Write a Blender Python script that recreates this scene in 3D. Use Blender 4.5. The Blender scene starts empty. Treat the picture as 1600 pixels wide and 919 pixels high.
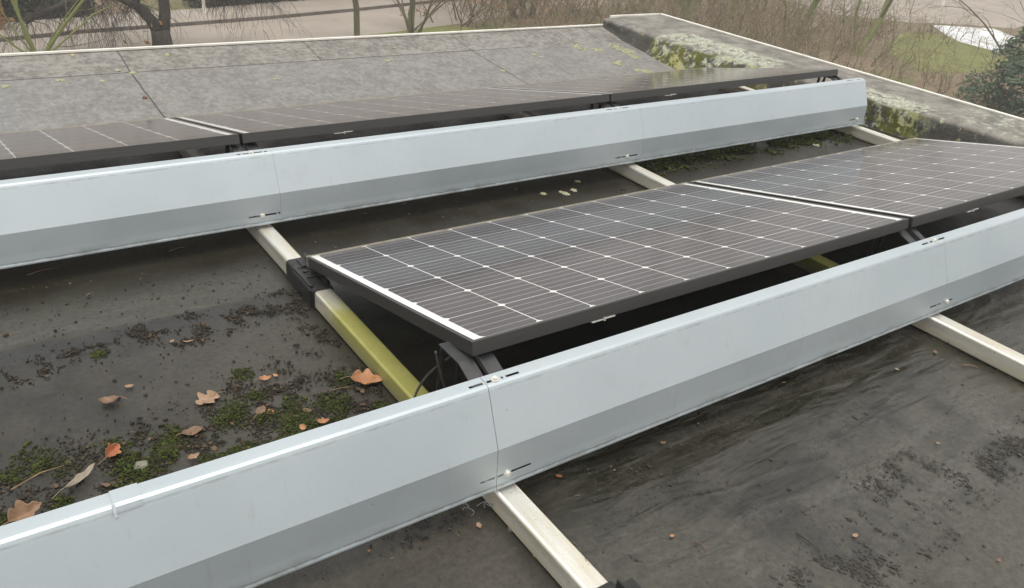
import bpy, bmesh, math, random
import numpy as np
from mathutils import Vector, Matrix, noise
random.seed(7); rng = np.random.default_rng(7)
R = math.radians
sc = bpy.context.scene
COL = sc.collection

# ------------------------------------------------------------------ camera, sky, sun, exposure
cd = bpy.data.cameras.new('camera'); cam = bpy.data.objects.new('camera', cd); COL.objects.link(cam)
cd.sensor_width = 36.0; cd.lens = 1297.1 / 1600 * 36; cd.clip_start = 0.05; cd.clip_end = 2000
right = Vector((0.82331049, -0.56138785, 0.08368704)); down = Vector((-0.20940378, -0.43746874, -0.87451195)); fwd = Vector((0.52755085, 0.70247048, -0.47772934))
M = Matrix((right, -down, -fwd)).transposed().to_4x4(); M.translation = Vector((-0.88544, -2.19963, 1.28765))
cam.matrix_world = M
sc.camera = cam

SUN_EL, SUN_AZ = R(76), R(190)           # azimuth clockwise from +Y: bright patch of cloud high overhead, slightly behind the camera
w = bpy.data.worlds.new('World'); sc.world = w; w.use_nodes = True
wn = w.node_tree; bg = wn.nodes['Background']
sky = wn.nodes.new('ShaderNodeTexSky'); sky.sky_type = 'NISHITA'; sky.sun_disc = False
sky.sun_elevation = SUN_EL; sky.sun_rotation = SUN_AZ; sky.air_density = 1.0; sky.dust_density = 4.0; sky.ozone_density = 1.0
hs = wn.nodes.new('ShaderNodeHueSaturation'); hs.inputs['Saturation'].default_value = 0.06
wn.links.new(sky.outputs[0], hs.inputs['Color'])
cl = wn.nodes.new('ShaderNodeMix'); cl.data_type = 'RGBA'; cl.inputs[0].default_value = 0.45      # even cloud deck veiling the sky
cl.inputs[7].default_value = (6.25, 6.1, 5.8, 1); wn.links.new(hs.outputs[0], cl.inputs[6]); wn.links.new(cl.outputs[2], bg.inputs['Color'])
bg.inputs['Strength'].default_value = 0.13
sl = bpy.data.lights.new('sun', 'SUN'); sl.energy = 0.7; sl.angle = R(35); sl.color = (1.0, 0.95, 0.87)
sun = bpy.data.objects.new('sun', sl); COL.objects.link(sun)
sd = Vector((math.sin(SUN_AZ) * math.cos(SUN_EL), math.cos(SUN_AZ) * math.cos(SUN_EL), math.sin(SUN_EL)))
sun.rotation_euler = sd.to_track_quat('Z', 'Y').to_euler()
vs = sc.view_settings; vs.view_transform = 'Standard'; vs.look = 'None'; vs.gamma = 1.0; vs.use_curve_mapping = False
vs.exposure = 0.68

# ------------------------------------------------------------------ helpers
def tag(o, label=None, cat=None, group=None, kind=None):
    if label: o['label'] = label
    if cat: o['category'] = cat
    if group: o['group'] = group
    if kind: o['kind'] = kind
    return o
def empty(name, loc, rot=(0, 0, 0)):
    o = bpy.data.objects.new(name, None); COL.objects.link(o); o.location = loc; o.rotation_euler = rot; o.empty_display_size = .1
    return o
def mesh(name, V, F, mat, parent=None, smooth=False, loc=None):
    me = bpy.data.meshes.new(name); me.from_pydata([tuple(v) for v in V], [], [tuple(f) for f in F]); me.update()
    if smooth: me.polygons.foreach_set('use_smooth', [True] * len(me.polygons))
    o = bpy.data.objects.new(name, me); COL.objects.link(o)
    for m in (mat if isinstance(mat, (list, tuple)) else [mat]): me.materials.append(m)
    if parent: o.parent = parent
    if loc: o.location = loc
    return o
class G:
    """collects vertices and faces"""
    def __init__(s): s.V = []; s.F = []
    def add(s, V, F):
        n = len(s.V); s.V.extend(V); s.F.extend([tuple(i + n for i in f) for f in F])
    def box(s, a, b):
        (x0, y0, z0), (x1, y1, z1) = a, b
        s.add([(x0,y0,z0),(x1,y0,z0),(x1,y1,z0),(x0,y1,z0),(x0,y0,z1),(x1,y0,z1),(x1,y1,z1),(x0,y1,z1)],
              [(0,3,2,1),(4,5,6,7),(0,1,5,4),(1,2,6,5),(2,3,7,6),(3,0,4,7)])
    def tube(s, pts, rad, n=6, cap=True):
        pts = [Vector(p) for p in pts]; V = []; F = []
        up = Vector((.13, .31, .94))
        for i, p in enumerate(pts):
            t = (pts[min(i+1, len(pts)-1)] - pts[max(i-1, 0)])
            if t.length < 1e-9: t = Vector((0, 0, 1))
            t.normalize(); a = t.cross(up)
            if a.length < .05: a = t.cross(Vector((1, 0, 0)))
            a.normalize(); b = t.cross(a); r = rad[i] if hasattr(rad, '__len__') else rad
            for k in range(n):
                q = 2 * math.pi * k / n; V.append(tuple(p + a * math.cos(q) * r + b * math.sin(q) * r))
        for i in range(len(pts) - 1):
            for k in range(n):
                F.append((i*n+k, i*n+(k+1) % n, (i+1)*n+(k+1) % n, (i+1)*n+k))
        if cap: F.append(tuple(range(n-1, -1, -1))); F.append(tuple((len(pts)-1)*n + k for k in range(n)))
        s.add(V, F)
    def sweep(s, prof, x0, x1, axis='x'):
        """closed profile [(a,b)..] extruded along an axis"""
        n = len(prof)
        if axis == 'x': V = [(x0, a, b) for a, b in prof] + [(x1, a, b) for a, b in prof]
        else: V = [(a, x0, b) for a, b in prof] + [(a, x1, b) for a, b in prof]
        F = [(i, (i+1) % n, n+(i+1) % n, n+i) for i in range(n)] + [tuple(range(n-1, -1, -1)), tuple(range(n, 2*n))]
        s.add(V, F)
    def build(s, name, mat, parent=None, smooth=False, loc=None, bevel=0):
        o = mesh(name, s.V, s.F, mat, parent, smooth, loc)
        bm = bmesh.new(); bm.from_mesh(o.data); bmesh.ops.recalc_face_normals(bm, faces=bm.faces)
        if bevel: bmesh.ops.bevel(bm, geom=bm.edges[:], offset=bevel, segments=2, affect='EDGES', profile=.5)
        bm.to_mesh(o.data); bm.free()
        return o
def round_rect(x0, x1, z0, z1, r, n=4):
    P = []
    for cx, cz, a0 in ((x1-r, z1-r, 0), (x0+r, z1-r, 90), (x0+r, z0+r, 180), (x1-r, z0+r, 270)):
        for k in range(n+1):
            a = R(a0 + 90*k/n); P.append((cx + r*math.cos(a), cz + r*math.sin(a)))
    return P

# ------------------------------------------------------------------ node expressions
class T:
    def __init__(s, name, spec=None):
        s.m = bpy.data.materials.new(name); s.m.use_nodes = True; s.t = s.m.node_tree; s.b = s.t.nodes['Principled BSDF']
    def n(s, typ, **kw):
        d = s.t.nodes.new(typ)
        for k, v in kw.items(): setattr(d, k, v)
        return d
    def setin(s, sock, v):
        if isinstance(v, E): s.t.links.new(v.s, sock)
        elif isinstance(v, (tuple, list)) and sock.type == 'RGBA' and len(v) == 3: sock.default_value = (*v, 1)
        else: sock.default_value = v
    def bsdf(s, **kw):
        for k, v in kw.items(): s.setin(s.b.inputs[k.replace('_', ' ')], v)
        return s.m
    def pos(s, obj=False):
        if obj: return E(s, s.n('ShaderNodeTexCoord').outputs['Object'])
        return E(s, s.n('ShaderNodeNewGeometry').outputs['Position'])
    def xyz(s, v):
        d = s.n('ShaderNodeSeparateXYZ'); s.setin(d.inputs[0], v); return [E(s, o) for o in d.outputs]
    def scale(s, v, sx, sy, sz):
        d = s.n('ShaderNodeMapping'); s.setin(d.inputs['Vector'], v); d.inputs['Scale'].default_value = (sx, sy, sz); return E(s, d.outputs[0])
    def noise(s, v, sc_, det=4, rough=.55, dist=0):
        d = s.n('ShaderNodeTexNoise'); s.setin(d.inputs['Vector'], v); d.inputs['Scale'].default_value = sc_
        d.inputs['Detail'].default_value = det; d.inputs['Roughness'].default_value = rough; d.inputs['Distortion'].default_value = dist
        return E(s, d.outputs['Fac'])
    def vor(s, v, sc_, out='Distance'):
        d = s.n('ShaderNodeTexVoronoi'); s.setin(d.inputs['Vector'], v); d.inputs['Scale'].default_value = sc_; return E(s, d.outputs[out])
    def rng(s, v, a, b, c=0., d_=1., smooth=True):
        d = s.n('ShaderNodeMapRange', interpolation_type='SMOOTHSTEP' if smooth else 'LINEAR'); s.setin(d.inputs[0], v)
        for i, q in enumerate((a, b, c, d_)): s.setin(d.inputs[i+1], q)
        return E(s, d.outputs[0])
    def mix(s, f, a, b, mode='MIX'):
        d = s.n('ShaderNodeMix', data_type='RGBA', blend_type=mode)
        s.setin(d.inputs[0], f); s.setin(d.inputs[6], a); s.setin(d.inputs[7], b); return E(s, d.outputs[2])
    def bump(s, h, st, dist=.01, prev=None):
        d = s.n('ShaderNodeBump'); s.setin(d.inputs['Height'], h); d.inputs['Strength'].default_value = st; d.inputs['Distance'].default_value = dist
        if prev: s.setin(d.inputs['Normal'], prev)
        return E(s, d.outputs[0])
    def island(s): return E(s, s.n('ShaderNodeNewGeometry').outputs['Random Per Island'])
class E:
    def __init__(s, t, so): s.t = t; s.s = so
    def op(s, o, *a, rev=False):
        d = s.t.n('ShaderNodeMath', operation=o); args = (s,) + a
        if rev: args = args[::-1]
        for i, q in enumerate(args): s.t.setin(d.inputs[i], q)
        return E(s.t, d.outputs[0])
    def __add__(s, o): return s.op('ADD', o)
    __radd__ = __add__
    def __sub__(s, o): return s.op('SUBTRACT', o)
    def __rsub__(s, o): return s.op('SUBTRACT', o, rev=True)
    def __mul__(s, o): return s.op('MULTIPLY', o)
    __rmul__ = __mul__
    def __truediv__(s, o): return s.op('DIVIDE', o)
    def abs(s): return s.op('ABSOLUTE')
    def fract(s): return s.op('FRACT')
    def lt(s, v): return s.op('LESS_THAN', v)
    def gt(s, v): return s.op('GREATER_THAN', v)
    def max(s, o): return s.op('MAXIMUM', o)
    def min(s, o): return s.op('MINIMUM', o)

def mat_simple(name, c1, c2, scale=8, rough=.7, metal=0., bump=0., spec=.5, obj=True, bscale=None, det=4):
    t = T(name); p = t.pos(obj); n = t.noise(p, scale, det)
    kw = dict(Base_Color=t.mix(t.rng(n, .3, .7), c1, c2), Roughness=rough, Metallic=metal)
    if bump: kw['Normal'] = t.bump(t.noise(p, bscale or scale*4, 4), bump, .004)
    t.b.inputs['Specular IOR Level'].default_value = spec
    return t.bsdf(**kw)

# ------------------------------------------------------------------ materials
def m_roof():
    t = T('roofing_felt'); p = t.pos(); x, y, z = t.xyz(p)
    big = t.noise(p, 1.3, 5); mid = t.noise(p, 7, 6, .6); fine = t.noise(p, 60, 6, .78); grit = t.noise(p, 420, 2)
    streak = t.noise(t.scale(p, 1.2, 9, 1), 3.0, 6, .65, .4)
    diag = t.noise(t.scale(p, 14, 5, 1), 3.0, 5, .6)
    # damp, shaded part with algae film
    dark = t.mix(t.rng(mid, .35, .65), (.025, .022, .016), (.047, .041, .032))
    alg = t.rng(big, .42, .62) * t.rng(streak, .35, .6)
    dark = t.mix(alg * .75, dark, (.050, .048, .030))
    # a strip of paler film along the sheet overlap left of the panels
    band = t.rng(y + (streak - .5) * .10, .015, .04) * t.rng(y + (mid - .5) * .12, .30, .14) * t.rng(x, .05, -.15)
    dark = t.mix(band * .8, dark, t.mix(t.rng(streak, .3, .7), (.066, .063, .048), (.092, .088, .071)))
    wet = t.rng(y + (mid - .5) * .10, -.16, -.03) * t.rng(y + (streak - .5) * .05, .03, .0) * t.rng(x + (mid - .5) * .3, -.15, -.35)
    dark = t.mix(wet * .6, dark, (.027, .026, .028))
    brown = t.rng(y, .12, .35) * t.rng(y, 1.5, 1.1)  # brown and olive felt below the rear deflector, its shade painted into both
    olv = t.rng(y, .16, .34) * t.rng(x, .1, -.1)
    dark = t.mix(olv * .6, dark, t.mix(t.rng(streak, .35, .65), (.017, .017, .008), (.038, .036, .021)))
    dark = t.mix(brown * .75, dark, t.mix(mid, (.016, .014, .008), (.036, .030, .019)))
    front = t.rng(y, -1.13, -1.32)
    dark = t.mix(front * t.rng(big + (mid - .5) * .5, .35, .55), dark, t.mix(mid, (.060, .054, .040), (.102, .093, .074)))
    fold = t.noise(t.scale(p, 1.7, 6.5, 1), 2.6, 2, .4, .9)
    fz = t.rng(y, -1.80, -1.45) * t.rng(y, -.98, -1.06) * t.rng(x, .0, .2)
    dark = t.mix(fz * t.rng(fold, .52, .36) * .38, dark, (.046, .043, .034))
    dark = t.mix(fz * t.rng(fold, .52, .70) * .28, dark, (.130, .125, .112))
    foot = t.rng(y + (mid - .5) * .16 + x * .03, -1.40, -1.12) * t.rng(y, -.9, -1.05)  # olive felt at the near deflector foot, with some occlusion shade painted in
    dark = t.mix(foot * .85, dark, t.mix(t.rng(mid, .4, .6), (.024, .023, .012), (.046, .042, .029)))
    stain = t.rng(y + (big - .5) * .12, -1.70, -1.62) * t.rng(y + (mid - .5) * .14, -1.46, -1.54) * t.rng(x, .15, .4)
    dark = t.mix(stain * t.rng(t.noise(t.scale(p, 9, 4, 1), 3, 6, .7), .46, .62) * .75, dark, (.036, .034, .030))
    warm = t.rng(x, -.75, -.25) * t.rng(x, .0, -.08) * t.rng(y, -.05, -.2)
    dark = t.mix(warm * .55, dark, (.080, .068, .054))
    # dry mineral felt towards the rear edge
    dry = t.rng(y + (mid - .5) * .3, 1.15, 1.55)
    med = t.noise(p, 28, 5, .7)
    dcol = t.mix(t.rng(med * .45 + mid * .35 + diag * .2, .40, .60), (.185, .175, .163), (.275, .262, .246))
    dcol = t.mix(t.rng(t.noise(t.scale(p, 5, 9, 1), 4, 6, .75), .52, .66) * .5, dcol, (.13, .124, .118))
    dcol = t.mix(t.rng(x, -.1, -.9) * .35, dcol, (.25, .265, .275))
    dcol = t.mix(t.rng(diag, .56, .72) * .4, dcol, (.40, .39, .38))
    strip = t.rng(y, 2.500, 2.515)
    dcol = t.mix(strip * .7, dcol, t.mix(t.rng(med * .6 + mid * .4, .38, .6), (.15, .136, .118), (.32, .298, .265)))
    col = t.mix(dry, dark, dcol)
    # tar lines where felt sheets meet
    wob = (mid - .5) * .012
    def line(c, wd): return t.rng((c + wob).abs(), wd, wd * .4)
    lower = y.lt(2.505) * y.gt(1.0)
    ln = (line(x - .012, .006) * lower).max(line(x - 2.13, .006) * lower)
    ln = ln.max(line(y - 2.508, .007) * t.rng(x, 3.0, 2.3))
    upper = y.gt(2.505)
    for xx in (.012, 1.075, 2.125, 3.0, 3.26): ln = ln.max(line(x - xx, .005) * upper)
    ln = ln.max(line(y - .012, .005) * x.lt(-.06) * .5)
    col = t.mix(ln * .85, col, (.030, .028, .027))
    for rx in (-.034, 1.644, 3.322):
        silt = t.rng((x - rx).abs() + (mid - .5) * .07, .085, .035) * t.rng(y, 1.3, 1.1)
        col = t.mix(silt * .7, col, (.020, .018, .011))
    col = t.mix(t.rng(fine, .36, .62), t.mix((dry * -.24) + .42, col, (0, 0, 0)), col)
    col = t.mix(t.rng(grit, .35, .75) * .25, col, t.mix(.6, col, (0, 0, 0)))
    # relief: long folds in the foreground felt, grit everywhere
    ripple = t.noise(t.scale(p, 2.6, 11, 1), 2.0, 2, .45, .5)
    h = t.bump(fold * fz, .25, .03); h = t.bump(ripple * fz, .50, .02, h)
    h = t.bump(mid, .16, .012, h); h = t.bump(grit * .5 + fine, .30, .003, h)
    rough = t.rng(t.noise(p, 5, 5, .6), .35, .65, .36, .54) + dry * .3 - fz * .17
    t.b.inputs['Specular IOR Level'].default_value = .55
    return t.bsdf(Base_Color=col, Roughness=rough, Normal=h)
def m_parapet():
    t = T('lichen_felt'); p = t.pos(); x, y, z = t.xyz(p)
    n1 = t.noise(p, 6, 6, .65); n2 = t.noise(p, 19, 6, .7); n3 = t.noise(p, 60, 4); n4 = t.noise(t.scale(p, 3, 1.1, 1), 4, 5)
    base = t.mix(t.rng(n1, .3, .7), (.13, .122, .106), (.29, .268, .235))
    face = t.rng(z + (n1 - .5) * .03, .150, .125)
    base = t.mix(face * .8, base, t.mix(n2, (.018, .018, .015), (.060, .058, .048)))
    # white crust lichens where the felt stays damp
    zone1 = t.rng(y + (n1 - .5) * .5, 1.15, 1.35) * t.rng(y + (n1 - .5) * .12, 2.24, 2.18)
    zone2 = t.rng(y + (n1 - .5) * .3, .12, .22) * t.rng(y + (n1 - .5) * .3, .78, .62)
    zone3 = t.rng(y, .25, -.1) * t.rng(x, 3.66, 3.76)
    zone = zone1.max(zone2)
    inner = t.rng(x + (n1 - .5) * .12, 3.84, 3.76)
    crust = t.rng(n2 * .75 + n4 * .25, .45, .52) * inner * zone
    crust = crust.max(t.rng(n2 * .7 + n1 * .3, .50, .58) * zone3)
    spots = t.rng(n2, .60, .66) * .8
    crust = crust.max(spots * t.rng(x, 4.0, 3.9))
    ccol = t.mix(t.rng(n3, .3, .7), (.25, .265, .19), (.52, .53, .44))
    yel = t.rng(n4 + (n2 - .5) * .6, .46, .62) * face
    ccol = t.mix(yel * .8, ccol, (.40, .38, .12))
    col = t.mix(crust, base, ccol)
    moss = t.rng(t.noise(p, 13, 5, .6) + (n3 - .5) * .3, .47, .56) * zone * face
    col = t.mix(moss, col, t.mix(n3, (.035, .045, .008), (.14, .14, .025)))
    h = t.bump(n2 * .6 + n3 * .4, .8, .02); h = t.bump(n1, .4, .03, h)
    return t.bsdf(Base_Color=col, Roughness=.85, Normal=h)
def m_zinc():
    t = T('coated_steel'); p = t.pos(); x, y, z = t.xyz(p)
    n = t.noise(p, 2.2, 5); f = t.noise(p, 160, 3); s = t.noise(p, 26, 5, .65)
    col = t.mix(t.rng(n, .3, .7), (.47, .53, .56), (.525, .578, .605))
    col = t.mix(t.rng(f, .3, .7) * .16, col, (.44, .48, .50))
    # grime line under the top fold and above the bottom hem, drips and scuffs
    g1 = t.rng((z - .2945 + (s - .5) * .004).abs(), .0040, .0005) * t.rng(s, .30, .75)
    g2 = t.rng((z - .0840 + (s - .5) * .008).abs(), .0055, .0005) * t.rng(s, .25, .65)
    col = t.mix((g1 * .45).max(g2 * .70), col, (.18, .185, .17))
    lowz = t.rng(z + (s - .5) * .02, .105, .08) * t.rng(t.noise(p, 9, 4), .45, .7)
    col = t.mix(lowz * .55, col, (.16, .185, .16))
    drip = t.rng(t.noise(t.scale(p, 22, 22, 1.5), 2.0, 4, .6), .60, .75)
    col = t.mix(drip * .16, col, (.30, .31, .29))
    blot = t.rng(t.noise(p, 11, 6, .7), .52, .70)
    col = t.mix(blot * .14, col, (.38, .41, .40))
    scuff = t.rng(t.noise(p, 75, 2), .74, .80) * .5
    col = t.mix(scuff, col, (.28, .29, .28))
    h = t.bump(t.noise(p, 3.0, 2), .12, .02); h = t.bump(f, .08, .001, h)
    return t.bsdf(Base_Color=col, Roughness=t.rng(n, .3, .7, .44, .54), Metallic=.55, Normal=h)
def m_alu():
    t = T('weathered_aluminium'); p = t.pos(); x, y, z = t.xyz(p)
    n = t.noise(t.scale(p, 9, 1.3, 9), 4, 5, .6); f = t.noise(p, 120, 4); g = t.noise(p, 18, 4)
    col = t.mix(t.rng(n, .38, .66), (.80, .78, .72), (.70, .65, .53))
    col = t.mix(t.rng(f, .55, .75) * .3, col, (.42, .37, .27))
    alg = t.rng(y + (g - .5) * .12, -.14, -.30) * t.rng(y, -1.0, -.85)
    col = t.mix(alg * t.rng(n, .05, .35) * .95, col, t.mix(g, (.42, .40, .11), (.30, .30, .055)))
    side = t.rng(z + (g - .5) * .03, .05, .012)
    col = t.mix(side * .6, col, (.30, .26, .17))
    spots = t.rng(t.noise(p, 55, 2), .70, .76)
    col = t.mix(spots * .6, col, (.12, .10, .07))
    return t.bsdf(Base_Color=col, Roughness=t.rng(f, .3, .7, .38, .55), Metallic=t.rng(alg + side, 0., 1., .62, .08), Normal=t.bump(f, .12, .002))
CELL = .1585
def m_cells():
    t = T('solar_cells'); p = t.pos(True); x, y, z = t.xyz(p)
    u = (x / CELL); v = (y / CELL)
    du = ((u.fract() - .5).abs() * -1 + .5) * CELL        # distance to nearest cell border
    dv = ((v.fract() - .5).abs() * -1 + .5) * CELL
    inside = x.gt(-.0005) * x.lt(10 * CELL + .0005)
    gap_x = t.rng(du, .0018, .0012); gap_y = t.rng(dv, .0018, .0012)
    diam = t.rng(du + dv, .0122, .0112)
    # busbars: five fine bright lines running along the module
    bb = ((v * 5 + .5).fract() - .5).abs() * (CELL / 5)
    bus = t.rng(bb, .0024, .0010)
    fing = t.noise(t.scale(p, 3, 300, 1), 1.0, 2)
    n = t.noise(p, 3, 4); cellid = t.n('ShaderNodeTexWhiteNoise', noise_dimensions='2D')
    c = t.n('ShaderNodeCombineXYZ'); t.setin(c.inputs[0], u.op('FLOOR')); t.setin(c.inputs[1], v.op('FLOOR')); t.t.links.new(c.outputs[0], cellid.inputs['Vector'])
    cid = E(t, cellid.outputs['Value'])
    cell = t.mix(cid, (.011, .006, .010), (.022, .012, .016))
    cell = t.mix(bus * .8, cell, (.24, .225, .22))
    dust = t.noise(p, 40, 5, .7); blotch = t.noise(p, 6, 5, .6)
    white = gap_x.max(diam).max(gap_y * .55)
    col = t.mix(white, cell, (.74, .735, .71))
    col = t.mix(inside, t.mix(t.rng(dust, .5, .8) * .25, (.88, .87, .84), (.5, .47, .40)), col)
    film = t.rng(dust * .4 + blotch * .6, .3, .75, .03, .09)
    low = t.rng(y + (dust - .5) * .05, -.05, .0) * .25
    col = t.mix(film + low, col, (.34, .305, .28))
    bird = t.rng(t.noise(p, 21, 3), .765, .785)
    col = t.mix(bird * .7, col, (.55, .55, .52))
    t.b.inputs['IOR'].default_value = 1.5
    h = t.bump(t.noise(p, 2.0, 2), .03, .02)
    return t.bsdf(Base_Color=col, Roughness=t.rng(dust, .3, .8, .08, .17), Specular_IOR_Level=.50, Sheen_Weight=.17, Sheen_Roughness=.21, Sheen_Tint=(.95, .86, .80), Normal=h)
def m_frame():
    t = T('anodised_frame'); p = t.pos(True); x, y, z = t.xyz(p)
    f = t.noise(t.scale(p, 2, 60, 160), 2, 3); g = t.noise(p, 14, 5, .6)
    col = t.mix(f, (.045, .043, .041), (.080, .077, .073))
    # silt settled on the low rear edge
    low = t.rng(y, -.012, .000) * t.rng(g, .25, .5)
    col = t.mix(low * .9, col, t.mix(g, (.20, .17, .11), (.36, .32, .24)))
    return t.bsdf(Base_Color=col, Roughness=.42, Metallic=.35)

MAT = dict(roof=m_roof(), parapet=m_parapet(), zinc=m_zinc(), alu=m_alu(), cells=m_cells(), frame=m_frame())
MAT['black'] = mat_simple('black_plastic', (.012, .012, .012), (.03, .03, .029), 30, .45, bump=.2)
MAT['strap'] = mat_simple('dark_steel', (.045, .045, .047), (.075, .075, .077), 20, .55, .2)
MAT['steel'] = mat_simple('screw_steel', (.66, .64, .58), (.80, .78, .72), 90, .4, .3)
MAT['white_trim'] = mat_simple('trim_metal', (.74, .71, .63), (.86, .84, .78), 12, .5, .1)
MAT['cable'] = mat_simple('cable_rubber', (.035, .033, .028), (.07, .066, .055), 40, .5)
MAT['pale_label'] = mat_simple('pale_clip', (.34, .34, .31), (.58, .57, .52), 60, .5)
def m_island(name, cols, rough=.9, nscale=60):
    t = T(name); r = t.island(); p = t.pos(); n = t.noise(p, nscale, 3)
    cr = t.n('ShaderNodeValToRGB'); t.setin(cr.inputs[0], r)
    el = cr.color_ramp.elements
    for i, c in enumerate(cols):
        e = el[i] if i < 2 else el.new(1)
        e.position = i / (len(cols) - 1)
        e.color = (*c, 1)
    t.b.inputs['Specular IOR Level'].default_value = .25
    return t.bsdf(Base_Color=t.mix(n, E(t, cr.outputs[0]), t.mix(.45, E(t, cr.outputs[0]), (0, 0, 0))), Roughness=rough)
MAT['dirt'] = m_island('crumbled_soil', [(.020, .018, .014), (.045, .039, .029), (.030, .027, .022), (.075, .062, .044)])
MAT['moss'] = m_island('moss', [(.035, .040, .014), (.060, .085, .016), (.045, .040, .020), (.10, .13, .025)])
MAT['lichen'] = m_island('lichen', [(.42, .42, .26), (.46, .45, .34), (.42, .40, .16), (.52, .52, .42)])

# ------------------------------------------------------------------ the flat roof
EDGE_Y = 2.79
def roof_z(x, y):
    z = 0.
    if y > 1.9: z = .05 * min(1, (y - 1.9) / .6)
    if y > 2.5: z += .05 * (y - 2.5) / .29
    return z
def roof_bumps(x, y):
    h = 0
    if y < 1.6:
        h += .004 * noise.noise(Vector((x * 2.1, y * 2.1, 3)))
        a = max(0, min(1, (-.98 - y) / .08)) * max(0, min(1, (x - .1) / .25)) * max(0, min(1, (y + 1.85) / .35))
        h += a * .0045 * noise.noise(Vector((x * 2.6 + y * .8, y * 13 + .5 * math.sin(x * 3), 1)))
    return h
def lin(a, b, st): return list(np.linspace(a, b, max(2, int(round((b - a) / st)) + 1)))
XS = lin(-6, -1.2, .3)[:-1] + lin(-1.2, 2.4, .03)[:-1] + lin(2.4, 4.09, .06)
YS = lin(-5, -2.0, .3)[:-1] + lin(-2.0, -.9, .02)[:-1] + lin(-.9, EDGE_Y, .04)
V = [(x, y, roof_z(x, y) + roof_bumps(x, y)) for y in YS for x in XS]
nx = len(XS); F = [(j*nx+i, j*nx+i+1, (j+1)*nx+i+1, (j+1)*nx+i) for j in range(len(YS)-1) for i in range(nx-1)]
roof = tag(mesh('roof', V, F, MAT['roof'], smooth=True), kind='structure')
brick = mat_simple('brickwork', (.16, .08, .055), (.24, .13, .09), 14, .85)
g = G(); g.box((-6, -5, -3.3), (4.085, 2.785, -.10)); tag(g.build('building_wall', brick), kind='structure')

# raised, lichen-grown edge on the right
def interp(y, tab):
    return float(np.interp(y, [a for a, _ in tab], [b for _, b in tab]))
XB = [(-3, 3.66), (-.5, 3.64), (.3, 3.62), (.6, 3.60), (1.2, 3.50), (1.8, 3.42), (2.1, 3.425), (2.3, 3.46), (2.6, 3.475), (2.79, 3.48)]
XT = [(-3, 3.74), (-.2, 3.70), (0, 3.68), (.3, 3.67), (.57, 3.62), (1.0, 3.62), (1.6, 3.62), (1.95, 3.62), (2.25, 3.575), (2.46, 3.54), (2.68, 3.485), (2.79, 3.485)]
ys = lin(-2.6, EDGE_Y, .018); V = []; F = []
for y in ys:
    zb = roof_z(3.4, y) - .01; xb, xt = interp(y, XB), interp(y, XT)
    pr = [(xb - .03, zb)]
    for k in range(1, 9):
        s = k / 8; pr.append((xb + (xt - xb) * s ** 1.5, zb + (.150 - zb) * (1 - (1 - s) ** 2.6)))
    pr += [(xt + .02, .157), (xt + .05, .160)] + [(xt + .05 + (4.07 - xt - .05) * k / 9, .160 + .004 * k / 9) for k in range(1, 10)] + [(4.085, .158), (4.085, -.1)]
    for k, (px, pz) in enumerate(pr):
        amp = .018 if (1.1 < y < 2.35 or .1 < y < .75) else .008
        d = amp * noise.fractal(Vector((px * 9, y * 9, pz * 9)), 1., 2., 4) if 1 <= k <= 13 else 0
        V.append((px - d * .6, y, pz + d * .7))
m_ = len(pr)
for j in range(len(ys)-1):
    for k in range(m_-1): F.append((j*m_+k, (j+1)*m_+k, (j+1)*m_+k+1, j*m_+k+1))
F.append(tuple((len(ys)-1)*m_ + k for k in range(m_)))
par = empty('roof_parapet', (3.8, .5, 0)); tag(par, 'low felt-covered parapet crusted with white and yellow lichen along the right edge', 'parapet')
def local(o, parent):
    o.parent = parent; o.location = -Vector(parent.location); return o
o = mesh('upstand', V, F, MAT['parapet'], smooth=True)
bm = bmesh.new(); bm.from_mesh(o.data); bmesh.ops.recalc_face_normals(bm, faces=bm.faces); bm.to_mesh(o.data); bm.free(); local(o, par)
g = G()
for a, b in ((-2.6, .30), (.303, .50), (.503, 2.81)): g.box((4.086, a, .10), (4.104, b, .173))
for a, b in ((-2.6, .30), (.303, .50), (.503, 2.81)): g.box((4.074, a, .165), (4.0858, b, .1735))
local(g.build('edge_trim', MAT['white_trim']), par)
g = G(); g.box((3.56, 2.792, .11), (4.0858, 2.81, .1735)); local(g.build('end_trim', MAT['white_trim']), par)
g = G()
for a, b in ((-6, -.43), (-.427, 1.55), (1.553, 3.555)):
    g.box((a, 2.792, .02), (b, 2.808, .112)); g.box((a, 2.782, .104), (b, 2.7918, .113))
tag(g.build('roof_edge_trim', MAT['white_trim']), 'thin white metal trim capping the rear edge of the grey roof', 'edge trim')

# ------------------------------------------------------------------ rails
RX = [-.034, 1.644, 3.322]
rail_labels = ['long aluminium rail stained yellow green, running under the seam of the nearest deflector',
               'aluminium rail under the joint between the two near panels, white at right edge',
               'short visible pale rail next to the mossy parapet at far right']
for x, lb in zip(RX, rail_labels):
    g = G(); g.sweep(round_rect(-.0275, .0275, .002, .060, .007), -2.0, 1.42, 'y')
    o = g.build('mounting_rail', MAT['alu'], loc=(x, 0, 0)); tag(o, lb, 'rail', 'aluminium mounting rails')
    for p_ in o.data.polygons: p_.use_smooth = len(p_.vertices) == 4 and p_.area < .02

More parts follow.
